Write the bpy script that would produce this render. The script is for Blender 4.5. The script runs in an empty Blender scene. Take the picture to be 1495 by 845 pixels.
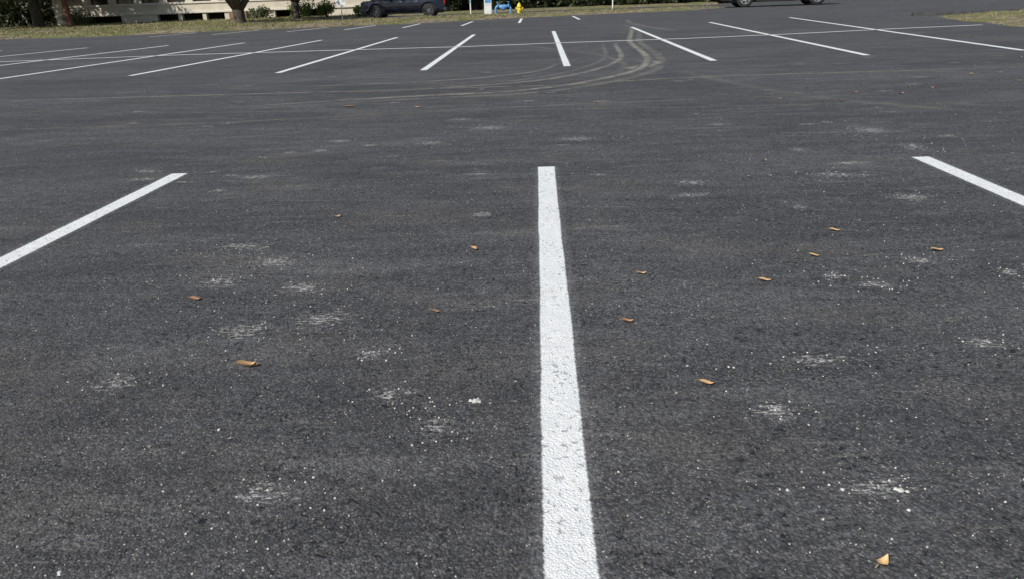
import bpy, bmesh, math, random
import numpy as np
from mathutils import Vector, Matrix, noise as mnoise
random.seed(7); rng=np.random.default_rng(11)
S=bpy.context.scene
S.view_settings.view_transform='Standard'; S.view_settings.look='None'; S.view_settings.exposure=0
col=S.collection

# ------------------------------------------------------------------ helpers
def link(o,parent=None):
    col.objects.link(o)
    if parent: o.parent=parent
    return o
def mesh_obj(name,verts,faces,mat=None,parent=None,smooth=False,uvs=None):
    me=bpy.data.meshes.new(name); me.from_pydata([tuple(v) for v in verts],[],[tuple(f) for f in faces]); me.update()
    if uvs is not None:
        l=me.uv_layers.new(name="UVMap")
        for lp in me.loops: l.data[lp.index].uv=uvs[lp.vertex_index]
    if mat: me.materials.append(mat)
    if smooth:
        for p in me.polygons: p.use_smooth=True
    return link(bpy.data.objects.new(name,me),parent)
def empty(name,loc=(0,0,0),rot=0):
    e=bpy.data.objects.new(name,None); e.location=loc; e.rotation_euler=(0,0,rot); e.empty_display_size=.3
    return link(e)
class NT:
    def __init__(s,name):
        s.m=bpy.data.materials.new(name); s.m.use_nodes=True; s.t=s.m.node_tree; s.t.nodes.clear()
        s.out=s.n('ShaderNodeOutputMaterial'); s.b=s.n('ShaderNodeBsdfPrincipled'); s.l(s.b.outputs[0],s.out.inputs[0])
    def n(s,t,**k):
        x=s.t.nodes.new(t)
        for a,b in k.items(): setattr(x,a,b)
        return x
    def l(s,a,b): s.t.links.new(a,b)
    def set(s,inp,v):
        if hasattr(v,'links') or isinstance(v,bpy.types.NodeSocket): s.l(v,inp)
        else: inp.default_value=v
    def math(s,op,a,b=0.,c=0.,clamp=False):
        x=s.n('ShaderNodeMath',operation=op,use_clamp=clamp); s.set(x.inputs[0],a); s.set(x.inputs[1],b); s.set(x.inputs[2],c); return x.outputs[0]
    def ramp(s,v,a,b,lo=0.,hi=1.):
        x=s.n('ShaderNodeMapRange',interpolation_type='SMOOTHSTEP'); s.set(x.inputs[0],v)
        x.inputs[1].default_value=a; x.inputs[2].default_value=b; x.inputs[3].default_value=lo; x.inputs[4].default_value=hi; return x.outputs[0]
    def mix(s,f,a,b):
        x=s.n('ShaderNodeMix',data_type='RGBA'); s.set(x.inputs[0],f); s.set(x.inputs[6],a); s.set(x.inputs[7],b); return x.outputs[2]
    def scale(s,vec,v3):
        x=s.n('ShaderNodeVectorMath',operation='MULTIPLY'); s.l(vec,x.inputs[0]); x.inputs[1].default_value=v3; return x.outputs[0]
    def noise(s,vec,sc,det=2,rough=.5,dist=0):
        x=s.n('ShaderNodeTexNoise'); s.l(vec,x.inputs['Vector']); x.inputs['Scale'].default_value=sc; x.inputs['Detail'].default_value=det
        x.inputs['Roughness'].default_value=rough; x.inputs['Distortion'].default_value=dist; return x.outputs[0]
    def vor(s,vec,sc,feat='F1'):
        x=s.n('ShaderNodeTexVoronoi',feature=feat); s.l(vec,x.inputs['Vector']); x.inputs['Scale'].default_value=sc; return x
def C(r,g,b): return (r,g,b,1)
def simple(name,c,rough=.6,metal=0,var=.15,sc=8,bump=0,coat=0,spec=.5,trans=0):
    m=NT(name); p=m.n('ShaderNodeTexCoord').outputs['Object']
    v=m.noise(p,sc,4,.6); f=m.ramp(v,.3,.7)
    m.l(m.mix(f,C(*[x*(1-var) for x in c]),C(*[min(1,x*(1+var)) for x in c])),m.b.inputs['Base Color'])
    m.b.inputs['Roughness'].default_value=rough; m.b.inputs['Metallic'].default_value=metal
    m.b.inputs['Coat Weight'].default_value=coat; m.b.inputs['Specular IOR Level'].default_value=spec
    if bump:
        b=m.n('ShaderNodeBump'); b.inputs['Strength'].default_value=bump; b.inputs['Distance'].default_value=.02; m.l(v,b.inputs['Height']); m.l(b.outputs[0],m.b.inputs['Normal'])
    return m.m

# ------------------------------------------------------------------ asphalt
def asphalt(m):
    """adds the asphalt pattern to material m"""
    g=m.n('ShaderNodeNewGeometry').outputs['Position']
    vA=m.vor(g,150)
    sepA=m.n('ShaderNodeSeparateColor'); m.l(vA.outputs['Color'],sepA.inputs[0])
    big=m.noise(m.scale(g,(.30,1.0,1)),.55,4,.6)            # broad patches, stretched along paving
    mid=m.noise(m.scale(g,(.40,1.8,1)),3.2,5,.62)
    fine=m.noise(g,60,5,.72)
    clump=m.noise(g,17,3,.6)
    pit=m.ramp(m.noise(g,42,3,.6,.6),.585,.65)              # open voids
    pit=m.math('MULTIPLY',pit,m.ramp(m.noise(g,4.5,4,.65),.40,.58))
    edge=m.ramp(vA.outputs['Distance'],.25,.85)             # binder between stones
    val=m.math('MULTIPLY_ADD',m.math('POWER',sepA.outputs[0],2.),.070,.040)
    val=m.math('MULTIPLY',val,m.math('SUBTRACT',1.1,m.math('MULTIPLY',edge,.35)))
    val=m.math('MULTIPLY',val,m.ramp(mid,.3,.72,.82,1.20))
    val=m.math('MULTIPLY',val,m.ramp(big,.3,.7,.80,1.26))
    val=m.math('MULTIPLY',val,m.ramp(fine,.28,.72,.60,1.46))
    val=m.math('MULTIPLY',val,m.ramp(clump,.3,.7,.82,1.18))
    val=m.math('MULTIPLY',val,m.math('SUBTRACT',1.0,m.math('MULTIPLY',pit,.85)))
    comb=m.n('ShaderNodeCombineColor'); m.l(val,comb.inputs[0]); m.l(m.math('MULTIPLY',val,.99),comb.inputs[1]); m.l(m.math('MULTIPLY',val,1.0),comb.inputs[2])
    # brown dust film
    dust=m.ramp(m.noise(m.scale(g,(.6,1.3,1)),1.3,5,.65),.45,.72)
    c=m.mix(m.math('MULTIPLY',dust,m.ramp(fine,.35,.65,.02,.27)),comb.outputs[0],C(.20,.18,.145))
    # light stone chips worn bare
    dens=m.ramp(m.noise(m.scale(g,(.8,1.2,1)),1.7,4,.6),.38,.70,.982,.88)
    vC=m.vor(g,165); sepC=m.n('ShaderNodeSeparateColor'); m.l(vC.outputs['Color'],sepC.inputs[0])
    chip=m.math('MULTIPLY',m.math('GREATER_THAN',sepC.outputs[0],dens),m.ramp(vC.outputs['Distance'],.55,.25))
    chipv=m.mix(m.math('POWER',sepC.outputs[1],2.5),C(.15,.14,.12),C(.48,.46,.41))
    c=m.mix(chip,c,chipv)
    # larger sparse white grains
    vD=m.vor(g,52); sepD=m.n('ShaderNodeSeparateColor'); m.l(vD.outputs['Color'],sepD.inputs[0])
    gate=m.ramp(m.noise(m.scale(g,(1,.8,1)),1.1,4,.6),.42,.68,.997,.966)
    nn=m.math('MULTIPLY_ADD',m.noise(g,190,3,.7),.6,vD.outputs['Distance'])
    grain=m.math('MULTIPLY',m.math('GREATER_THAN',sepD.outputs[0],gate),m.ramp(nn,.56,.44))
    c=m.mix(m.math('MULTIPLY',grain,m.ramp(sepD.outputs[1],0,1,.3,1.)),c,C(.56,.55,.52))
    # chalky drag streaks and soft grey wear smears
    st=m.noise(m.scale(g,(3.0,26,1)),1.0,4,.62,.3)
    st=m.math('MULTIPLY',m.ramp(st,.56,.72),m.ramp(m.noise(g,.7,3,.6),.42,.62))
    st=m.math('MULTIPLY',st,m.ramp(fine,.42,.6,0,.55))
    c=m.mix(st,c,C(.36,.35,.32))
    sm=m.noise(m.scale(g,(.9,4.2,1)),1.0,5,.68,.8)
    sm=m.math('MULTIPLY',m.ramp(sm,.52,.72),m.ramp(fine,.35,.65,.05,.24))
    c=m.mix(sm,c,C(.30,.30,.29))
    h=m.math('MULTIPLY_ADD',edge,-.35,fine)
    h=m.math('MULTIPLY_ADD',clump,.8,h)
    h=m.math('SUBTRACT',h,m.math('MULTIPLY',pit,.9))
    h=m.math('MULTIPLY_ADD',sepA.outputs[2],.25,h)
    return c,h,g,fine,edge,pit
def finish(m,c,h,rough=.74,strength=.9,dist=.0045):
    m.l(c,m.b.inputs['Base Color']); m.set(m.b.inputs['Roughness'],rough)
    m.b.inputs['Specular IOR Level'].default_value=.45
    b=m.n('ShaderNodeBump'); b.inputs['Strength'].default_value=strength; b.inputs['Distance'].default_value=dist
    m.l(h,b.inputs['Height']); m.l(b.outputs[0],m.b.inputs['Normal'])
ma=NT("asphalt"); c,h,*_=asphalt(ma); finish(ma,c,h); M_ASPH=ma.m

# paint on asphalt: UV.x = metres from stripe centre
mp=NT("stripe_paint"); c,h,g,fine,edge,pit=asphalt(mp)
uv=mp.n('ShaderNodeUVMap'); sx=mp.n('ShaderNodeSeparateXYZ'); mp.l(uv.outputs[0],sx.inputs[0])
au=mp.math('ABSOLUTE',sx.outputs[0])
wob=mp.math('MULTIPLY',mp.math('SUBTRACT',mp.noise(g,70,5,.75),.5),.020)
wob2=mp.math('MULTIPLY',mp.math('SUBTRACT',mp.noise(g,2.2,2,.5),.5),.012)
aw=mp.math('ADD',mp.math('ADD',au,wob),wob2)
mask=mp.ramp(aw,.0645,.0565)
holes=mp.math('MULTIPLY',mp.ramp(mp.noise(g,120,4,.65),.58,.68),.5)
holes=mp.math('MAXIMUM',holes,mp.math('MULTIPLY',pit,.5))
mask=mp.math('MULTIPLY',mask,mp.math('SUBTRACT',1.,holes))
spray=mp.math('MULTIPLY',mp.ramp(au,.105,.055),.10)
spray=mp.math('MULTIPLY',spray,mp.ramp(fine,.35,.65,.3,1.4))
c=mp.mix(spray,c,C(.6,.6,.6))
pw=mp.mix(mp.ramp(mp.noise(g,9,5,.7),.35,.7),C(.70,.715,.70),C(.79,.80,.78))
c=mp.mix(mask,c,pw); finish(mp,c,h,.7,.75,.0042); M_PAINT=mp.m

# dusty tyre tracks: UV.x -1..1 across, UV.y = intensity
mt=NT("dust_track"); c,h,g,fine,edge,pit=asphalt(mt)
uv=mt.n('ShaderNodeUVMap'); sx=mt.n('ShaderNodeSeparateXYZ'); mt.l(uv.outputs[0],sx.inputs[0])
au=mt.math('ABSOLUTE',sx.outputs[0])
k=mt.math('MULTIPLY',mt.ramp(au,1.0,.25),sx.outputs[1])
k=mt.math('MULTIPLY',k,mt.ramp(mt.noise(g,2.6,4,.65),.32,.62,.15,1.))
k=mt.math('MULTIPLY',k,mt.ramp(mt.noise(g,30,3,.65),.38,.62,.35,1.))
c=mt.mix(k,c,C(.40,.37,.28)); finish(mt,c,h); M_TRACK=mt.m

# chalk scuffs: UV -1..1 both
mc=NT("chalk_scuff"); c,h,g,fine,edge,pit=asphalt(mc)
uv=mc.n('ShaderNodeUVMap'); ln=mc.n('ShaderNodeVectorMath',operation='LENGTH'); mc.l(uv.outputs[0],ln.inputs[0])
k=mc.ramp(ln.outputs['Value'],1.0,.0)
n1=mc.noise(mc.scale(g,(30,75,1)),1,5,.72,.6)
k=mc.math('MULTIPLY',mc.ramp(mc.math('ADD',mc.math('MULTIPLY',k,.17),n1),.63,.75),mc.ramp(k,0,.2))
k=mc.math('MULTIPLY',k,mc.ramp(edge,.1,.9,.9,.4))
c=mc.mix(k,c,C(.50,.49,.46)); finish(mc,c,h); M_CHALK=mc.m

# ------------------------------------------------------------------ ground + lot
mg=NT("grass_ground"); g=mg.n('ShaderNodeNewGeometry').outputs['Position']
a=mg.noise(g,.45,5,.65); b2=mg.noise(g,3.5,5,.7); 
c1=mg.mix(mg.ramp(b2,.3,.7),C(.085,.10,.03),C(.20,.19,.075))
c2=mg.mix(mg.ramp(b2,.35,.7),C(.12,.09,.055),C(.32,.27,.175))
c=mg.mix(mg.ramp(a,.42,.56),c1,c2)
c=mg.mix(mg.ramp(mg.noise(g,14,3,.7),.5,.75,0,.5),c,C(.035,.035,.016))
finish(mg,c,b2,.95,.9,.12); M_GRASS=mg.m
mesh_obj("ground",[(-1500,-800,-.14),(1500,-800,-.14),(1500,1800,-.14),(-1500,1800,-.14)],[(0,1,2,3)],M_GRASS)
mesh_obj("parking_lot",[(-70,-25,0),(70,-25,0),(70,60,0),(-70,60,0)],[(0,1,2,3)],M_ASPH)

def ribbon_geo(pts,hw,ss=1.,V=[],F=[],U=[],z=.0008,uvx=None,inten=None):
    n0=len(V); P=[Vector((p[0],p[1],0)) for p in pts]
    for i,p in enumerate(P):
        d=(P[min(i+1,len(P)-1)]-P[max(i-1,0)]).normalized(); nrm=Vector((d.y,-d.x,0))
        w=hw; ux=uvx if uvx else hw
        V.append((p.x-nrm.x*w,p.y-nrm.y*w,z)); V.append((p.x+nrm.x*w,p.y+nrm.y*w,z))
        it=(inten[i] if inten else 0); U.append((-ux,it)); U.append((ux,it))
    for i in range(len(P)-1): F.append((n0+2*i,n0+2*i+1,n0+2*i+3,n0+2*i+2))
def stripe(pts):
    V,F,U=[],[],[]; ribbon_geo(pts,.11,V=V,F=F,U=U)
    mesh_obj("parking_line",V,F,M_PAINT,uvs=U)
stripe([(.056,.2),(.055,.87),(.053,1.2),(.049,1.736),(.050,2.662),(.046,3.781),(.045,5.24)])
stripe([(-2.84,.2),(-2.834,2.26),(-2.826,3.36),(-2.811,5.34)])
stripe([(2.784,.2),(2.784,5.24)])
for x in (-11.1,-8.4,-5.65,5.55,8.3,11.0): stripe([(x,.2),(x,5.3)])
for a_,b_ in [((-20.6,14.1),(-18.6,25.2)),((-17.6,14.1),(-15.55,25.2)),((-13.95,14.0),(-12.53,24.9)),((-10.754,13.82),(-9.907,24.9)),((-7.906,13.96),(-7.268,24.94)),
    ((-4.858,13.53),(-4.725,25.03)),((-2.064,13.14),(-2.139,25.09)),((.507,13.03),(.534,25.54)),((3.096,13.16),(3.293,26.5)),
    ((5.789,13.25),(6.36,28.1)),((8.436,13.2),(9.82,29.8)),
    ((-17.4,33.),(-16.6,36.0)),((-14.54,33.05),(-13.7,36.6)),((-11.24,33.2),(-10.4,37.0)),((-8.6,33.2),(-8.15,37.6)),((-5.99,33.2),(-5.9,37.7)),
    ((-3.36,33.2),(-3.28,38.1)),((-.83,34.),(-.84,40.)),((1.98,35.7),(1.91,41.))]:
    stripe([a_,b_])
V,F,U=[],[],[]
ribbon_geo([(-22,19.2),(-14.39,19.4),(-9.7,19.7),(-4.78,19.4),(-1.94,19.15),(.53,19.35),(3.77,19.4),(6.68,19.8),(9.55,20.5),(12.1,20.9)],.11,V=V,F=F,U=U,z=.0016)
mesh_obj("parking_line",V,F,M_PAINT,uvs=U)

def catmull(pts,n=8):
    P=[Vector(p+(0,)) if len(p)==2 else Vector(p) for p in pts]; out=[]
    for i in range(len(P)-1):
        p0=P[max(i-1,0)];p1=P[i];p2=P[i+1];p3=P[min(i+2,len(P)-1)]
        for k in range(n):
            t=k/n; out.append(.5*((2*p1)+(p2-p0)*t+(2*p0-5*p1+4*p2-p3)*t*t+(3*p1-p0-3*p2+p3)*t**3))
    out.append(P[-1]); return [tuple(o) for o in out]
V,F,U=[],[],[]; zz=.0002
def track(pts,hw,inten):
    global zz
    q=catmull(pts); n=len(q); it=[inten*min(1,3*(1-abs(2*i/(n-1)-1))+.05) for i in range(n)]
    ribbon_geo(q,hw,V=V,F=F,U=U,z=zz,uvx=1.,inten=it); zz+=.00003
B=[(3.3,29),(3.1,25),(2.6,21.2),(2.30,18.73),(2.16,15.27),(1.97,13.44),(1.61,12.06),(1.07,11.1),(.42,10.31),(-.43,9.76),(-1.52,9.6),(-2.74,9.35),(-3.96,8.99)]
track([(x+.22,y-.25) for x,y in B],.12,.3)
A=[(1.95,18.9),(1.83,17.5),(1.68,15.1),(1.43,13.6),(.9,12.2),(.32,11.3),(-.27,10.8),(-1.4,10.4),(-2.8,10.2)]
track([(x-.3,y+.12) for x,y in A],.07,.3)
track([(2.2,12),(2.6,10.),(3.3,8.2),(4.6,6.8)],.15,.15)
track([(-1,20),(.5,17),(1.3,15),(1.5,13),(1.2,11.6)],.09,.25)
track([(4,34),(3.7,30),(3.9,26),(4.3,23)],.12,.45)
track([(-9,7.7),(-6.02,7.77),(-3.7,7.82),(-1.46,8.13),(.9,8.44),(4,8.6)],.04,.35)
track([(-9,9.1),(-6.02,8.9),(-3.7,8.6),(-1.46,8.3),(1.9,7.9),(5,7.9)],.03,.25)
track([(.366,13.61),(.045,12.46),(-.51,11.86),(-1.35,11.41),(-2.4,11.23),(-3.65,11.12)],.07,.6)
track([(14,10.9),(6.91,10.73),(5.06,10.74),(3.12,10.77),(1.5,10.6),(.42,10.31),(-.84,10.32),(-2.81,10.34),(-5.9,10.46),(-8,10.5),(-13,10.6)],.035,.9)
track([(1.9,13.6),(2.05,13.2),(1.8,12.6),(1.4,12.2)],.22,1.)
track(B,.10,.85)
track(A,.08,.7)
mesh_obj("tyre_tracks",V,F,M_TRACK,uvs=U)

V,F,U=[],[],[]; k=0
def scuff(x,y,w,d,rot=0):
    global k
    z=.00058+.0000015*(k%110); n0=len(V); k+=1; n=14
    for i in range(n):
        a_=6.2832*i/n; X,Y=math.cos(a_)*w,math.sin(a_)*d; V.append((x+X*math.cos(rot)-Y*math.sin(rot),y+X*math.sin(rot)+Y*math.cos(rot),z)); U.append((math.cos(a_),math.sin(a_)))
    F.append(tuple(range(n0,n0+n)))
SC=[(-.968,6.301,.22,.14),(-.488,6.991,.3,.2),(.33,6.3,.32,.15),(1.978,4.785,.25,.1),(2.214,4.186,.2,.16),(-1.624,3.542,.2,.1),(-1.35,3.294,.2,.12),(-1.526,3.045,.16,.1),(-1.099,2.94,.2,.1),
(1.285,2.956,.08,.06),(1.448,2.852,.13,.06),(1.741,3.13,.1,.06),(2.053,2.956,.06,.1),(1.575,2.299,.1,.06),(-.641,2.292,.08,.06),(-.508,1.999,.1,.06),(.699,1.87,.12,.09),(.85,1.51,.14,.06),
(-.335,1.815,.08,.09),(.949,2.19,.18,.07),(2.889,6.335,.2,.3),(2.9,5.6,.15,.25),(-.9,2.6,.2,.12),(-1.2,2.5,.18,.12),(-.75,1.5,.14,.08),(-1.5,2.1,.12,.1)]
for s_ in SC: scuff(s_[0],s_[1],s_[2]*1.2,s_[3]*1.2,random.uniform(-.2,.2))
for i in range(60):
    y=random.uniform(4.0,13); x=random.uniform(-.6*y,.62*y); scuff(x,y,random.uniform(.05,.3),random.uniform(.04,.16),random.uniform(-.3,.3))
mesh_obj("chalk_scuffs",V,F,M_CHALK,uvs=U)

# loose pale chips
M_CHIP=simple("chip_stone",(.5,.49,.46),.9,0,.2,40)
V,F=[],[]
def chip(x,y,r):
    n0=len(V); n=7; h=r*random.uniform(.35,.7); a0=random.random()*6
    for i in range(n):
        a_=a0+i*6.283/n; rr=r*random.uniform(.65,1.2); V.append((x+rr*math.cos(a_),y+rr*math.sin(a_),.0))
    for i in range(n):
        a_=a0+i*6.283/n; rr=r*random.uniform(.4,.7); V.append((x+rr*math.cos(a_),y+rr*math.sin(a_),.001+h*random.uniform(.7,1)))
    V.append((x,y,.001+h*1.1))
    for i in range(n):
        j=(i+1)%n; F.append((n0+i,n0+j,n0+n+j,n0+n+i)); F.append((n0+n+i,n0+n+j,n0+2*n))
for (x,y,r) in [(-.223,1.95,.014),(-.238,1.952,.008),(-.208,1.945,.007),(-.215,1.962,.006),(.904,1.496,.012),(.893,1.50,.006),(.918,1.49,.006),(.76,1.50,.006),(.62,1.50,.005),(-1.13,1.22,.008),(-1.0,1.8,.006)]: chip(x,y,r)
for i in range(1300):
    y=1.0+random.random()**1.5*9; x=random.uniform(-.8*y-.3,.8*y+.3); chip(x,y,random.uniform(.0012,.0036))
for s_ in SC:
    for i in range(20): chip(random.gauss(s_[0],s_[2]*.8),random.gauss(s_[1],s_[3]*.8),random.uniform(.0015,.0048))
mesh_obj("gravel_chips",V,F,M_CHIP)

# fallen leaves
ml=NT("dry_leaf"); uvn=ml.n('ShaderNodeUVMap'); sx=ml.n('ShaderNodeSeparateXYZ'); ml.l(uvn.outputs[0],sx.inputs[0])
g=ml.n('ShaderNodeNewGeometry').outputs['Position']
c=ml.mix(sx.outputs[1],C(.60,.40,.20),C(.30,.14,.07)); c=ml.mix(ml.ramp(ml.noise(g,160,3,.6),.45,.7,0,.6),c,C(.40,.25,.12))
vein=ml.ramp(ml.math('ABSOLUTE',sx.outputs[0]),.06,.0); c=ml.mix(vein,c,C(.60,.45,.25))
ml.l(c,ml.b.inputs['Base Color']); ml.b.inputs['Roughness'].default_value=.42
V,F,U=[],[],[]
def leaf(x,y,L,rot,tone,lift=.012,curl=.5):
    n0=len(V); n=9
    for i in range(n):
        t=i/(n-1); w=L*.22*math.sin(math.pi*min(1,t**.85))**.8+L*.008; s=(t-.5)*L
        bend=lift*(2*t-1)**2+ .35*lift*math.sin(5*t+rot)
        for j,a_ in enumerate((-1,-.5,0,.5,1)):
            px,py=s,a_*w; z=.004+bend+curl*w*a_*a_ 
            V.append((x+px*math.cos(rot)-py*math.sin(rot),y+px*math.sin(rot)+py*math.cos(rot),z)); U.append((a_,tone))
    for i in range(n-1):
        for j in range(4): q=n0+i*5+j; F.append((q,q+1,q+6,q+5))
    q=len(V); ex=-.5*L; 
    for px,py in ((ex,.001),(ex,-.001),(ex-.25*L,-.0006),(ex-.25*L,.0006)):
        V.append((x+px*math.cos(rot)-py*math.sin(rot),y+px*math.sin(rot)+py*math.cos(rot),.004+lift)); U.append((0,tone))
    F.append((q,q+1,q+2,q+3))
for a_ in [(-1.23,4.04,.055,.7,.1),(-.347,3.405,.055,-.9,.4),(.451,3.018,.05,.3,.2),(.974,2.907,.055,-.1,.1),(1.293,3.204,.048,-.3,.2),(1.53,3.574,.055,-.2,.0),(1.883,3.244,.065,.1,.3),
    (-1.539,2.819,.055,-.1,.9),(-.443,2.642,.035,0,.8),(.33,2.519,.05,.15,.7),(.53,2.034,.048,-.2,.25),(1.65,5.23,.05,.4,.3),(-2.31,8.72,.12,.2,.9)]: leaf(*a_)
leaf(-1.066,2.195,.068,.35,.25,.02,.9); leaf(-1.05,2.2,.05,.1,.4,.012,.7); leaf(.743,1.239,.052,.75,.0,.016,.6)
for i in range(70):
    y=random.uniform(8,34); x=random.uniform(.05*y,.68*y) if random.random()<.75 else random.uniform(-.6*y,0); leaf(x,y,random.uniform(.05,.09),random.random()*6,random.random()*.7)
mesh_obj("fallen_leaves",V,F,ml.m,smooth=True,uvs=U)

# ------------------------------------------------------------------ verge height field
def fbm(x,y,s,o=4):
    return mnoise.fractal(Vector((x*s,y*s,3.1)),1.0,2.0,o)
FX=[-90,-27,-21,-16.5,-11.6,-6.5,-1.3,4.5,8.5,11.5,13]; FY=[36.3,36.5,35.5,37,37.6,38.4,41.1,43.2,44,47,52]
def verge_d(x,y):
    front=y-np.interp(x,FX,FY)
    st=max(47.6-y, y-56.8, (-15.5-x))      # >0 outside the street
    rt=12.2-x if y<57 else 99
    return min(front,st,rt)
def field(name,x0,x1,y0,y1,st,df,zmax=.13):
    nx=int((x1-x0)/st)+1; ny=int((y1-y0)/st)+1; V=[];F=[]
    for j in range(ny):
        for i in range(nx):
            x=x0+i*st;y=y0+j*st; d=df(x,y)+fbm(x,y,.9)*.35
            V.append((x,y,max(-.10,min(zmax,d*.12))+fbm(x,y,1.7)*.03*(1 if d>.1 else 0)))
    for j in range(ny-1):
        for i in range(nx-1):
            q=j*nx+i
            if max(V[q][2],V[q+1][2],V[q+nx][2],V[q+nx+1][2])>-.09: F.append((q,q+1,q+nx+1,q+nx))
    return mesh_obj(name,V,F,M_GRASS,smooth=True)
field("grass_verge",-75,13.5,34,62,.3,verge_d)
def isl_d(x,y):
    e=np.interp(y,[17,21,25,28],[11.9,12.5,13.3,14.6]); return min(x-e,y-16.5-.1*(x-12),26.6-y+.02*(x-14),26-x)
field("grass_island",11,27,15,29,.25,isl_d)
# grass blades
M_BLADE=NT("grass_blades"); m=M_BLADE; g=m.n('ShaderNodeNewGeometry').outputs['Position']
c=m.mix(m.ramp(m.noise(g,2.3,4,.7),.35,.65),C(.09,.11,.03),C(.32,.28,.13)); m.l(c,m.b.inputs['Base Color']); m.b.inputs['Roughness'].default_value=.8
V,F=[],[]
def blades(n,xr,yr,df,hmax):
    c_=0
    while c_<n:
        x=random.uniform(*xr); y=random.uniform(*yr); d=df(x,y)
        c_+=1
        if d<.02 or fbm(x,y,.5)<-.12: continue
        z=min(.13,d*.12)-.01
        for q in range(4):
            a_=random.random()*6.28; h=random.uniform(.3,1)*hmax; w=h*.22; xx=x+random.uniform(-.12,.12); yy=y+random.uniform(-.12,.12)
            n0=len(V); V.append((xx-w*math.cos(a_),yy-w*math.sin(a_),z)); V.append((xx+w*math.cos(a_),yy+w*math.sin(a_),z)); V.append((xx+random.uniform(-.5,.5)*h,yy+random.uniform(-.5,.5)*h,z+h)); F.append((n0,n0+1,n0+2))
blades(14000,(-40,12.5),(35,48),verge_d,.11)
blades(4000,(-50,-14),(48,62),verge_d,.14)
blades(2500,(11.8,26),(16.5,27),isl_d,.09)
mesh_obj("grass",V,F,m.m)
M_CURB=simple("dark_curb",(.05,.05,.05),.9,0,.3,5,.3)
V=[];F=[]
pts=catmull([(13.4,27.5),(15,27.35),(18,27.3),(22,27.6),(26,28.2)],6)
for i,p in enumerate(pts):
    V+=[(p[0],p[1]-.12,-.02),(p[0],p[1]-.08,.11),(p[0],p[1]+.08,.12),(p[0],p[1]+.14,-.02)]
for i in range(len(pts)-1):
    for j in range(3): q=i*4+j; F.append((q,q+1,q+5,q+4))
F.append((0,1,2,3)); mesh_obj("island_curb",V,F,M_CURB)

# ------------------------------------------------------------------ tubes, trees
def tube(V,F,pts,rad,n=9,jit=.0):
    n0=len(V); P=[Vector(p) for p in pts]
    for i,p in enumerate(P):
        d=(P[min(i+1,len(P)-1)]-P[max(i-1,0)]).normalized()
        u=d.cross(Vector((.31,.95,.02))).normalized(); w=d.cross(u)
        for k_ in range(n):
            a_=k_*6.2832/n; r=rad[i]*(1+random.uniform(-jit,jit)); V.append(tuple(p+u*r*math.cos(a_)+w*r*math.sin(a_)))
    for i in range(len(P)-1):
        for k_ in range(n):
            F.append((n0+i*n+k_,n0+i*n+(k_+1)%n,n0+(i+1)*n+(k_+1)%n,n0+(i+1)*n+k_))
    F.append(tuple(range(n0,n0+n))[::-1]); F.append(tuple(range(len(V)-n,len(V))))
def leafquads(centers,per,rad,size,flat=.7):
    cs=np.repeat(np.array(centers),per,axis=0); N=len(cs)
    rr=np.repeat(np.array(rad),per)
    d=rng.normal(size=(N,3)); d/=np.linalg.norm(d,axis=1)[:,None]; d*= (rng.random(N)**.45*rr)[:,None]; d[:,2]*=flat
    p=cs+d
    a=rng.normal(size=(N,3)); a/=np.linalg.norm(a,axis=1)[:,None]; b=np.cross(a,rng.normal(size=(N,3))); b/=np.linalg.norm(b,axis=1)[:,None]
    s=(size*(.5+rng.random(N)))[:,None]
    v=np.stack([p-a*s,p-b*s*.5,p+a*s,p+b*s*.5],1).reshape(-1,3)
    return v,np.arange(N*4).reshape(-1,4)
def npmesh(name,v,f,mat,parent=None):
    me=bpy.data.meshes.new(name); me.vertices.add(len(v)); me.vertices.foreach_set('co',v.astype(np.float32).ravel())
    me.loops.add(f.size); me.loops.foreach_set('vertex_index',f.astype(np.int32).ravel())
    me.polygons.add(len(f)); me.polygons.foreach_set('loop_start',np.arange(0,f.size,4,dtype=np.int32)); me.update(calc_edges=True)
    me.materials.append(mat); return link(bpy.data.objects.new(name,me),parent)
def foliage_mat(name,a_,b_):
    m=NT(name); g=m.n('ShaderNodeNewGeometry'); 
    c=m.mix(m.ramp(m.noise(g.outputs['Position'],.9,3,.6),.35,.65),C(*a_),C(*b_))
    c=m.mix(m.math('MULTIPLY',g.outputs['Random Per Island'],.6),c,C(b_[0]*1.5,b_[1]*1.4,b_[2]*1.2))
    m.l(c,m.b.inputs['Base Color']); m.b.inputs['Roughness'].default_value=.55
    tr=m.n('ShaderNodeBsdfTranslucent'); m.l(c,tr.inputs[0]); mx=m.n('ShaderNodeMixShader'); mx.inputs[0].default_value=.25
    m.l(m.b.outputs[0],mx.inputs[1]); m.l(tr.outputs[0],mx.inputs[2]); m.l(mx.outputs[0],m.out.inputs[0]); return m.m
M_FOL=foliage_mat("oak_foliage",(.028,.045,.015),(.06,.085,.025))
M_FOLD=foliage_mat("woods_foliage",(.018,.03,.012),(.045,.06,.022))
M_SHRUB=foliage_mat("shrub_foliage",(.08,.14,.03),(.14,.21,.05))
M_BARK=simple("bark",(.075,.06,.048),.95,0,.45,5,.8)
M_BARKR=simple("bark_red",(.16,.075,.05),.95,0,.35,5,.8)
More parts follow.
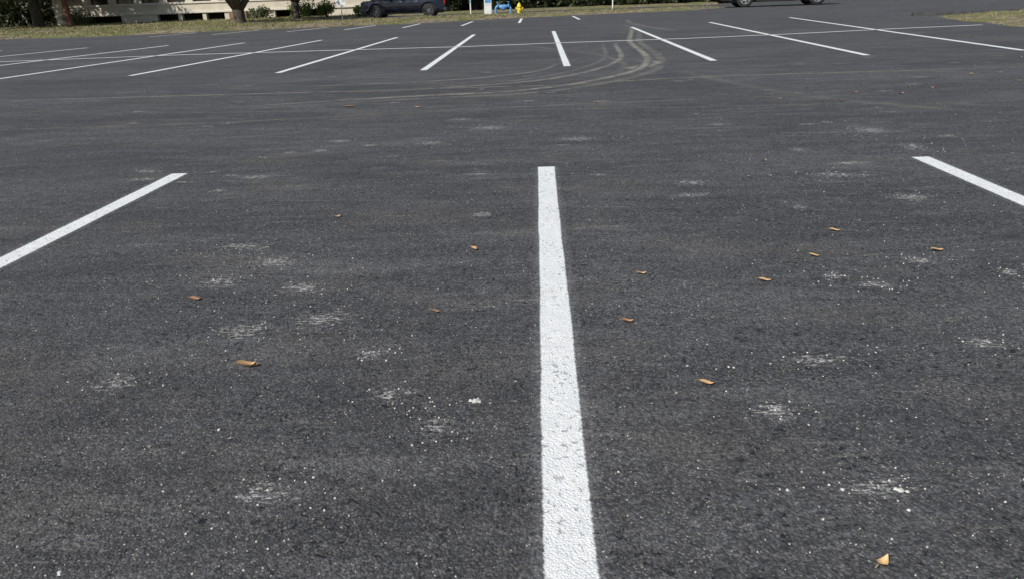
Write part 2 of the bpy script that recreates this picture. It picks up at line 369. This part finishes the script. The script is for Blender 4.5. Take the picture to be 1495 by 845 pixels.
def oak(x,y,r,fork,spread,H,bark,nl=6,leaves=170,low=2.6):
    e=empty("oak_tree",(x,y,0)); V,F=[],[]
    lean=random.uniform(-.15,.15)
    tube(V,F,[(0,0,-.15),(0,0,.12),(lean*.3,0,fork*.5),(lean,0,fork),(lean*1.1,0,fork+.25)],[r*1.5,r*1.18,r,r*1.02,r*.7],12,.06)
    cen=[];rad=[]
    for i in range(nl):
        a_=i*6.283/nl+random.uniform(-.3,.3); L=spread*random.uniform(.75,1.1); up=H*random.uniform(.45,.95)
        P=[(lean,0,fork-.1)]
        for t in (.25,.5,.75,1):
            P.append((lean+math.cos(a_)*L*t+random.uniform(-.2,.2),math.sin(a_)*L*t+random.uniform(-.2,.2),fork+(up-fork)*(t**.8)+random.uniform(-.15,.15)))
        tube(V,F,P,[r*.62,r*.42,r*.3,r*.18,r*.06],8,.08)
        for q in range(3):
            b0=Vector(P[random.choice([2,3])]); dd=Vector((random.uniform(-1,1),random.uniform(-1,1),random.uniform(.1,.8)))*spread*.4
            tube(V,F,[b0,b0+dd*.5+Vector((0,0,.1)),b0+dd],[r*.18,r*.1,r*.03],6)
            cen.append(tuple(b0+dd)); rad.append(random.uniform(.8,1.5))
        cen.append(P[-1]); rad.append(1.5); cen.append(P[-2]); rad.append(1.2)
    for q in range(22):
        a_=random.random()*6.28; rr=spread*math.sqrt(random.random())*1.1; z=low+(H-low)*random.random()*(1.1-.5*(rr/spread)**2)
        cen.append((rr*math.cos(a_),rr*math.sin(a_),max(low,z))); rad.append(random.uniform(.8,1.5))
    mesh_obj("trunk",V,F,bark,e,smooth=True)
    v,f=leafquads(cen,leaves,rad,.13); npmesh("crown",v,f,M_FOL,e)
    return e
oak(-37.4,55.4,.36,2.3,5,8,M_BARK); oak(-34.2,54.1,.20,2.6,3.5,7,M_BARKR,5); oak(-39.4,52.6,.55,1.7,6,9,M_BARK,7,170,2.0)
oak(-18.27,45.8,.34,.85,5.5,7.5,M_BARK,8,170,2.3); oak(-16.9,52.6,.22,1.2,3.5,6,M_BARK,5,170,2.0)
oak(-5.0,62,.3,1.6,5,8,M_BARK,6,170,1.6); oak(3.5,63,.25,1.8,5,8,M_BARK,6,170,1.5)
def shrub(x,y,w,h,mat):
    e=empty("shrub",(x,y,.05)); V,F=[],[]; cen=[];rad=[]
    for i in range(7):
        a_=random.random()*6.28; t=(math.cos(a_)*w*.4,math.sin(a_)*w*.35,h*random.uniform(.5,.9)); tube(V,F,[(0,0,-.05),(t[0]*.4,t[1]*.4,t[2]*.5),t],[.03,.02,.008],5); cen.append(t); rad.append(w*.3)
    for i in range(10): cen.append((random.uniform(-.4,.4)*w,random.uniform(-.4,.4)*w,random.uniform(.15,.8)*h)); rad.append(w*.22)
    mesh_obj("stems",V,F,M_BARK,e); v,f=leafquads(cen,90,rad,.07,.9); npmesh("leaves",v,f,mat,e)
shrub(-17.7,56.3,1.7,1.25,M_SHRUB); shrub(-16.0,57.2,1.3,1.1,M_SHRUB); shrub(-21.5,58,1.6,.8,M_FOL); shrub(-35.5,57,2,1.0,M_FOL)
shrub(-13.4,57.9,1.2,.6,M_SHRUB)
# woods behind
cen=[];rad=[]
for i in range(900):
    x=random.uniform(-95,70); y=random.uniform(74,84); z=abs(random.gauss(0,1))*4.2; cen.append((x,y,min(z,12))); rad.append(random.uniform(1.2,2.6))
for i in range(170):
    x=random.uniform(-11,24); y=random.uniform(59.5,66); cen.append((x,y,random.uniform(.2,3.2))); rad.append(random.uniform(.6,1.2))
for i in range(120):
    x=random.uniform(-75,-38.5); y=random.uniform(58,66); cen.append((x,y,random.uniform(.3,4.5))); rad.append(random.uniform(.8,1.7))
W=empty("woods"); v,f=leafquads(cen,95,rad,.24,.9); npmesh("foliage",v,f,M_FOLD,W)
V,F=[],[]
for i in range(60):
    x=random.uniform(-80,40); y=random.uniform(60 if abs(x-5)<18 else 74,76); r=random.uniform(.1,.25); tube(V,F,[(x,y,-.1),(x+random.uniform(-.3,.3),y,4),(x+random.uniform(-.6,.6),y,9)],[r,r*.8,r*.5],7)
mesh_obj("trunks",V,F,M_BARK,W,smooth=True)

# ------------------------------------------------------------------ building
def boxgeo(V,F,x0,x1,y0,y1,z0,z1):
    n=len(V); V+=[(x0,y0,z0),(x1,y0,z0),(x1,y1,z0),(x0,y1,z0),(x0,y0,z1),(x1,y0,z1),(x1,y1,z1),(x0,y1,z1)]
    F+=[tuple(n+i for i in q) for q in ((0,3,2,1),(4,5,6,7),(0,1,5,4),(1,2,6,5),(2,3,7,6),(3,0,4,7))]
def boxes(name,L,mat,parent,bev=0):
    V,F=[],[]
    for b in L: boxgeo(V,F,*b)
    o=mesh_obj(name,V,F,mat,parent)
    if bev: 
        md=o.modifiers.new("b",'BEVEL'); md.width=bev; md.segments=2
    return o
M_STUC=simple("beige_stucco",(.58,.53,.43),.9,0,.10,1.2,.2); M_TRIM=simple("pale_trim",(.66,.62,.54),.85,0,.08,2)
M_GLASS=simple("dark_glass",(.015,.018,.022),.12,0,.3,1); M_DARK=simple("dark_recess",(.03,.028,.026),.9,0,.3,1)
M_BRICK=simple("brown_wall",(.22,.14,.10),.9,0,.2,4)
Bd=empty("office_building",(0,0,0))
x0,x1,yf=-39.,-13.2,60.
bays=[(-36.8,-33.6),(-30.6,-28.9),(-28.6,-26.9),(-26.6,-25.1),(-21.0,-19.3),(-18.9,-16.8)]
L=[];cur=x0
for a_,b_ in bays: L.append((cur,a_,yf,yf+.4,-.1,.66)); cur=b_
L.append((cur,x1,yf,yf+.4,-.1,.66)); L.append((x0,x1,yf,yf+.4,.66,1.55))
win=[x0+1+i*2.1 for i in range(12)]
for z0,z1,zt in ((1.55,2.9,4.6),(4.6,6.0,7.4)):
    cur=x0
    for w_ in win: L.append((cur,w_,yf,yf+.4,z0,z1)); cur=w_+1.5
    L.append((cur,x1,yf,yf+.4,z0,z1)); L.append((x0,x1,yf,yf+.4,z1,zt))
boxes("front_wall",L,M_STUC,Bd)
boxes("body",[(x0,x1,yf+1.6,yf+13,-.1,7.4),(x0,x0+.3,yf+.4,yf+1.6,-.1,7.4),(x1-.3,x1,yf+.4,yf+1.6,-.1,7.4)],M_DARK,Bd)
boxes("window_glass",[(x0+.3,x1-.3,yf+.25,yf+.29,1.5,2.95),(x0+.3,x1-.3,yf+.25,yf+.29,4.55,6.05)],M_GLASS,Bd)
boxes("roof_slab",[(x0-.5,x1+.5,yf-.5,yf+13.3,7.4,7.85)],M_TRIM,Bd,.04)
boxes("string_course",[(x0-.04,x1+.04,yf-.10,yf-.002,.70,.82),(x0-.04,x1+.04,yf-.08,yf-.002,1.42,1.52)],M_TRIM,Bd)
boxes("brown_panel",[(-24.6,-23.2,yf-.35,yf-.003,-.1,.69)],M_BRICK,Bd)
boxes("ledge",[(-31.,-24.8,yf-1.4,yf-.12,-.1,.07)],M_TRIM,Bd)

# ------------------------------------------------------------------ street furniture
M_GALV=simple("galvanised",(.42,.43,.43),.45,.6,.1,20); M_WHITE=simple("white_enamel",(.72,.73,.72),.4,0,.04,8); M_BLUE=simple("blue_paint",(.10,.28,.50),.45,0,.15,12)
M_YEL=simple("yellow_paint",(.75,.58,.06),.4,0,.1,12); M_REDB=simple("sign_red",(.55,.03,.03),.4,0,.05,8)
def cyl(V,F,p0,p1,r0,r1=None,n=16): tube(V,F,[p0,p1],[r0,r1 if r1 else r0],n)
e=empty("stop_sign",(-11.75,45.2,0)); V,F=[],[]; cyl(V,F,(0,0,-.1),(0,0,1.42),.032); mesh_obj("post",V,F,M_GALV,e)
def octo(name,y,t,R_,mat):
    V=[];F=[]
    for k_ in range(8):
        a_=math.pi/8+k_*math.pi/4; V.append((R_*math.cos(a_),y,1.12+R_*math.sin(a_)))
    for k_ in range(8): V.append((V[k_][0],y+t,V[k_][2]))
    F=[tuple(range(8)),tuple(range(15,7,-1))]+[(k_,(k_+1)%8+0,(k_+1)%8+8,k_+8) for k_ in range(8)]
    mesh_obj(name,V,F,mat,e)
octo("panel_back",-.040,.004,.30,M_WHITE); octo("panel_front",-.0345,.003,.297,M_REDB)
e=empty("utility_pedestal",(-3.3,51.,0)); boxes("base",[(-.32,.32,-.25,.25,-.02,.06)],M_TRIM,e,.01); boxes("body",[(-.25,.25,-.18,.18,.06,1.5)],M_WHITE,e,.03)
boxes("blue_panel",[(-.20,.20,-.186,-.181,.72,1.35)],M_BLUE,e); boxes("cap",[(-.28,.28,-.21,.21,1.5,1.56)],M_TRIM,e,.015); boxes("door_seam",[(-.2,.2,-.184,-.181,.15,.165),(-.2,.2,-.184,-.181,.6,.615)],M_DARK,e)
e=empty("backflow_preventer",(-2.2,49.4,0)); V,F=[],[]
def bend(pts,r): tube(V,F,catmull(pts,5),[r]*(5*(len(pts)-1)+1),12)
bend([(-.5,0,-.05),(-.5,0,.35),(-.42,0,.50),(-.25,0,.52),(.2,0,.52),(.38,0,.48),(.47,0,.33),(.47,0,-.05)],.075)
for x in (-.36,.34):
    cyl(V,F,(x-.02,0,.52),(x+.02,0,.52),.14); cyl(V,F,(x,0,.52),(x,0,.78),.035); cyl(V,F,(x,0,.76),(x,0,.79),.12)
tube(V,F,[(-.26,0,.50),(-.16,0,.47),(0,0,.44),(.14,0,.47),(.24,0,.50)],[.09,.15,.17,.15,.09],14)
cyl(V,F,(0,-.16,.44),(0,-.22,.44),.09); cyl(V,F,(-.5,0,.06),(-.5,0,.09),.14); cyl(V,F,(.47,0,.06),(.47,0,.09),.14)
mesh_obj("pipework",V,F,M_BLUE,e,smooth=False)
e=empty("fire_hydrant",(-1.1,46.4,.05)); V,F=[],[]
tube(V,F,[(0,0,-.05),(0,0,.04),(0,0,.045),(0,0,.42),(0,0,.425),(0,0,.47),(0,0,.475),(0,0,.56),(0,0,.62),(0,0,.65)],[.17,.17,.115,.11,.155,.155,.125,.11,.07,.02],18)
cyl(V,F,(0,0,.64),(0,0,.70),.03,n=6); cyl(V,F,(-.2,0,.34),(.2,0,.34),.055); cyl(V,F,(-.23,0,.34),(-.2,0,.34),.07); cyl(V,F,(.2,0,.34),(.23,0,.34),.07)
cyl(V,F,(0,-.2,.30),(0,0,.30),.075); cyl(V,F,(0,-.24,.30),(0,-.2,.30),.09); mesh_obj("barrel",V,F,M_YEL,e)
for x,y,hh in ((4.7,47.6,1.2),(-4.1,46.6,.9)):
    e=empty("marker_post",(x,y,.08)); V,F=[],[]; cyl(V,F,(0,0,-.1),(0,0,hh),.04); mesh_obj("post",V,F,M_WHITE,e); boxes("band",[(-.043,.043,-.043,.043,hh-.15,hh-.05)],M_BLUE,e)

# ------------------------------------------------------------------ vehicles (local +x = forward)
M_TYRE=simple("tyre",(.02,.02,.02),.85,0,.2,30); M_RIM=simple("alloy",(.55,.56,.57),.3,.8,.05,10); M_BLK=simple("black_plastic",(.02,.02,.022),.6,0,.2,20)
M_LAMP=simple("headlamp",(.6,.62,.63),.1,0,.05,10); M_TAIL=simple("taillamp",(.35,.01,.01),.15,0,.05,10)
M_RIMD=simple("grey_alloy",(.16,.16,.17),.35,.7,.05,10)
def wheel(e,x,y,r,side,rimmat):
    V,F=[],[]; w=.13
    prof=[(-w,r*.62),(-w,r*.9),(-w*.8,r),(w*.8,r),(w,r*.9),(w,r*.62)]; n=32
    for k_ in range(n):
        a_=k_*6.2832/n
        for px,pr in prof: V.append((x+pr*math.cos(a_),y+px,r+pr*math.sin(a_)))
    m_=len(prof)
    for k_ in range(n):
        for j in range(m_-1): F.append((k_*m_+j,k_*m_+j+1,((k_+1)%n)*m_+j+1,((k_+1)%n)*m_+j))
    mesh_obj("tyre",V,F,M_TYRE,e,smooth=True)
    V,F=[],[]
    tube(V,F,[(x,y-w*.9,r),(x,y+w*.9,r)],[r*.3,r*.3],20)
    for k_ in range(n):
        a_=k_*6.2832/n; c_,s_=math.cos(a_),math.sin(a_)
        V+= [(x+r*.64*c_,y+side*w*.98,r+r*.64*s_),(x+r*.54*c_,y+side*w*.98,r+r*.54*s_),(x+r*.52*c_,y+side*w*.2,r+r*.52*s_)]
    b0=len(V)-3*n
    for k_ in range(n):
        q=b0+3*k_; p=b0+3*((k_+1)%n); F.append((q,q+1,p+1,p)); F.append((q+1,q+2,p+2,p+1))
    for k_ in range(6):
        a_=k_*6.2832/6+.3; d=Vector((math.cos(a_),0,math.sin(a_))); t=Vector((-d.z,0,d.x))*r*.085; c0=Vector((x,y+side*w*.85,r))
        n0=len(V)
        for q in (c0-t,c0+t,c0+d*r*.56+t*.8,c0+d*r*.56-t*.8): V.append(tuple(q)); 
        for q in (c0-t,c0+t,c0+d*r*.56+t*.8,c0+d*r*.56-t*.8): V.append((q.x,q.y-side*.03,q.z))
        F+=[(n0,n0+1,n0+2,n0+3),(n0+4,n0+7,n0+6,n0+5),(n0,n0+4,n0+5,n0+1),(n0+1,n0+5,n0+6,n0+2),(n0+2,n0+6,n0+7,n0+3),(n0+3,n0+7,n0+4,n0)]
    mesh_obj("rim",V,F,rimmat,e)
    V,F=[],[]; cyl(V,F,(x,y+side*w*.1,r),(x,y+side*w*.15,r),r*.53,n=24); mesh_obj("brake_disc",V,F,M_BLK,e)
def vehicle(name,loc,rot,paint,L,Wd,xf,xr,r,kind,rimmat):
    e=empty(name,loc,rot); hl=L/2; sill=r*.85; hw=Wd/2
    arch=r*1.22
    def archpts(cx_):
        A=[]
        for i in range(11):
            a_=math.pi*i/10; A.append((cx_+arch*math.cos(a_),max(sill,r+arch*math.sin(a_)*.98)))
        return A[::-1]
    hood=1.12 if kind=='pickup' else 1.05; belt=1.22 if kind=='pickup' else 1.12
    bot=[(-hl,sill+.1),(-hl+.15,sill)]+archpts(xr)+archpts(xf)+[(hl-.2,sill),(hl-.02,sill+.12)]
    top=[(hl,.75),(hl-.06,hood-.12),(hl-.25,hood-.02),(xf-.5,belt-.04),(-hl+.1,belt),(-hl,belt-.05)]
    prof=bot+top
    V=[];F=[]; n=len(prof)
    for s in (-1,1):
        for (px,pz) in prof:
            tuck=.05*abs((pz-.8)/.45)**2+.10*max(0,(abs(px)-(hl-.5))/.5)**2
            V.append((px,s*(hw-tuck),pz))
    F.append(tuple(range(n))); F.append(tuple(range(2*n-1,n-1,-1)))
    for i in range(n): j=(i+1)%n; F.append((i,i+n,j+n,j))
    o=mesh_obj("body",V,F,paint,e); md=o.modifiers.new("b",'BEVEL'); md.width=.04; md.segments=3; md.limit_method='ANGLE'; md.angle_limit=.7
    if kind=='pickup': gx=[(xf-.65,belt-.05),(xf-1.35,1.86),(xf-2.85,1.88),(xf-3.15,belt-.05)]
    else: gx=[(xf-.6,belt-.05),(xf-1.45,1.70),(-hl+.7,1.72),(-hl+.12,belt-.05)]
    V=[]
    for s in (-1,1):
        for (px,pz) in gx: V.append((px,s*(hw-.10 if pz<1.5 else hw-.30),pz))
    F=[(0,1,2,3),(7,6,5,4)]+[(i,i+4,(i+1)%4+4,(i+1)%4) for i in range(4)]
    o=mesh_obj("cab",V,F,paint,e); md=o.modifiers.new("b",'BEVEL'); md.width=.05; md.segments=3
    GV,GF=[],[]
    def pane(A,B_,C_,D,off):
        n0=len(GV)
        for p in (A,B_,C_,D): GV.append(tuple(Vector(p)+off))
        GF.append((n0,n0+1,n0+2,n0+3))
    for s in (-1,1):
        b=0 if s<0 else 4; f0,f1,r1,r0=[Vector(V[b+i]) for i in range(4)]
        for t0,t1 in [(.10,.50),(.54,.93)]:
            lo0=f0.lerp(r0,t0);lo1=f0.lerp(r0,t1);hi0=f1.lerp(r1,max(0,t0));hi1=f1.lerp(r1,t1)
            pane(lo0.lerp(hi0,.16),lo1.lerp(hi1,.16),lo1.lerp(hi1,.88),lo0.lerp(hi0,.88),Vector((0,s*.012,0)))
    wf=[Vector(V[i]) for i in (0,4,5,1)]; c0=sum(wf,Vector())/4; pane(*[c0+(p-c0)*.86 for p in wf],Vector((.012,0,.012)))
    wr=[Vector(V[i]) for i in (3,7,6,2)]; c0=sum(wr,Vector())/4; pane(*[c0+(p-c0)*.86 for p in wr],Vector((-.012,0,.01)))
    mesh_obj("windows",GV,GF,M_GLASS,e)
    if kind=='pickup': boxes("bed_liner",[(-hl+.12,xf-3.3,-hw+.18,hw-.18,belt-.002,belt+.012)],M_BLK,e)
    boxes("chassis",[(-hl+.3,hl-.3,-hw+.25,hw-.25,r*.6,sill+.12)],M_BLK,e)
    boxes("wheel_wells",[(xf-arch*.95,xf+arch*.95,-hw+.09,hw-.09,r*.9,r+arch*.9),(xr-arch*.95,xr+arch*.95,-hw+.09,hw-.09,r*.9,r+arch*.9)],M_BLK,e)
    boxes("bumpers",[(hl-.12,hl+.10,-hw+.08,hw-.08,sill-.02,sill+.24),(-hl-.1,-hl+.1,-hw+.08,hw-.08,sill,sill+.2)],M_BLK,e,.04)
    boxes("side_step",[(xr+arch+.1,xf-arch-.1,-hw-.03,-hw+.12,sill-.10,sill-.04),(xr+arch+.1,xf-arch-.1,hw-.12,hw+.03,sill-.10,sill-.04)],M_BLK,e,.01)
    boxes("grille",[(hl-.02,hl+.03,-hw+.45,hw-.45,.72,hood-.1)],M_BLK,e,.01)
    boxes("headlamps",[(hl-.14,hl+.015,-hw+.10,-hw+.42,.78,hood-.12),(hl-.14,hl+.015,hw-.42,hw-.10,.78,hood-.12)],M_LAMP,e,.02)
    boxes("tail_lamps",[(-hl-.015,-hl+.08,-hw+.07,-hw+.2,.8,belt-.08),(-hl-.015,-hl+.08,hw-.2,hw-.07,.8,belt-.08)],M_TAIL,e,.02)
    boxes("door_seams",[(q,q+.012,s*hw-.006,s*hw+.004,sill+.05,belt-.08) for q in (xf-.75,xf-1.85,xf-2.85) for s in (-1,1)],M_BLK,e)
    boxes("handles",[(q,q+.17,s*hw-.02,s*hw+.03,.98,1.01) for q in (xf-1.75,xf-2.75) for s in (-1,1)],M_RIM,e,.005)
    boxes("mirrors",[(xf-.95,xf-.80,s*(hw+.12)-.1,s*(hw+.12)+.1,belt-.02,belt+.2) for s in (-1,1)],M_BLK,e,.03)
    for cx_ in (xf,xr):
        for s in (-1,1): wheel(e,cx_,s*(hw-.14),r,s,rimmat)
    return e
M_NAVY=simple("navy_paint",(.004,.008,.020),.25,.0,.05,2,0,.35); M_SILV=simple("silver_paint",(.40,.42,.44),.3,.6,.04,2,0,1.0)
vehicle("pickup_truck",(-8.85,50.6,0),math.pi,M_NAVY,5.65,1.95,1.72,-1.72,.42,'pickup',M_RIMD)
vehicle("parked_car",(14.6,47.0,0),math.pi-.05,M_SILV,6.3,2.05,2.1,-2.1,.48,'suv',M_RIM)

# ------------------------------------------------------------------ light + sky
el,az=math.radians(42),math.radians(-138)     # direction TO the sun, azimuth from +Y clockwise
tos=Vector((math.sin(az)*math.cos(el),math.cos(az)*math.cos(el),math.sin(el)))
sd=bpy.data.lights.new("sun",'SUN'); sd.energy=4.7; sd.angle=math.radians(.5); sd.color=(1,.955,.89)
so=bpy.data.objects.new("sun",sd); so.rotation_euler=tos.to_track_quat('Z','Y').to_euler(); so.location=(0,0,30); link(so)
w=bpy.data.worlds.new("World"); S.world=w; w.use_nodes=True; nt=w.node_tree; bg=nt.nodes['Background']
sk=nt.nodes.new('ShaderNodeTexSky'); sk.sky_type='NISHITA'; sk.sun_disc=False; sk.sun_elevation=el; sk.sun_rotation=az
nt.links.new(sk.outputs[0],bg.inputs[0]); bg.inputs[1].default_value=.09

# ------------------------------------------------------------------ camera
Rm=Matrix(((.998884,.018874,.043304),(.032667,.386189,-.921841),(-.034122,.922227,.385141)))
cd=bpy.data.cameras.new("camera"); cd.sensor_width=36; cd.lens=1030/1495*36; cd.clip_start=.05; cd.clip_end=4000
co=bpy.data.objects.new("camera",cd); co.matrix_world=Matrix.Translation((0,0,1.2))@Rm.to_4x4(); link(co); S.camera=co
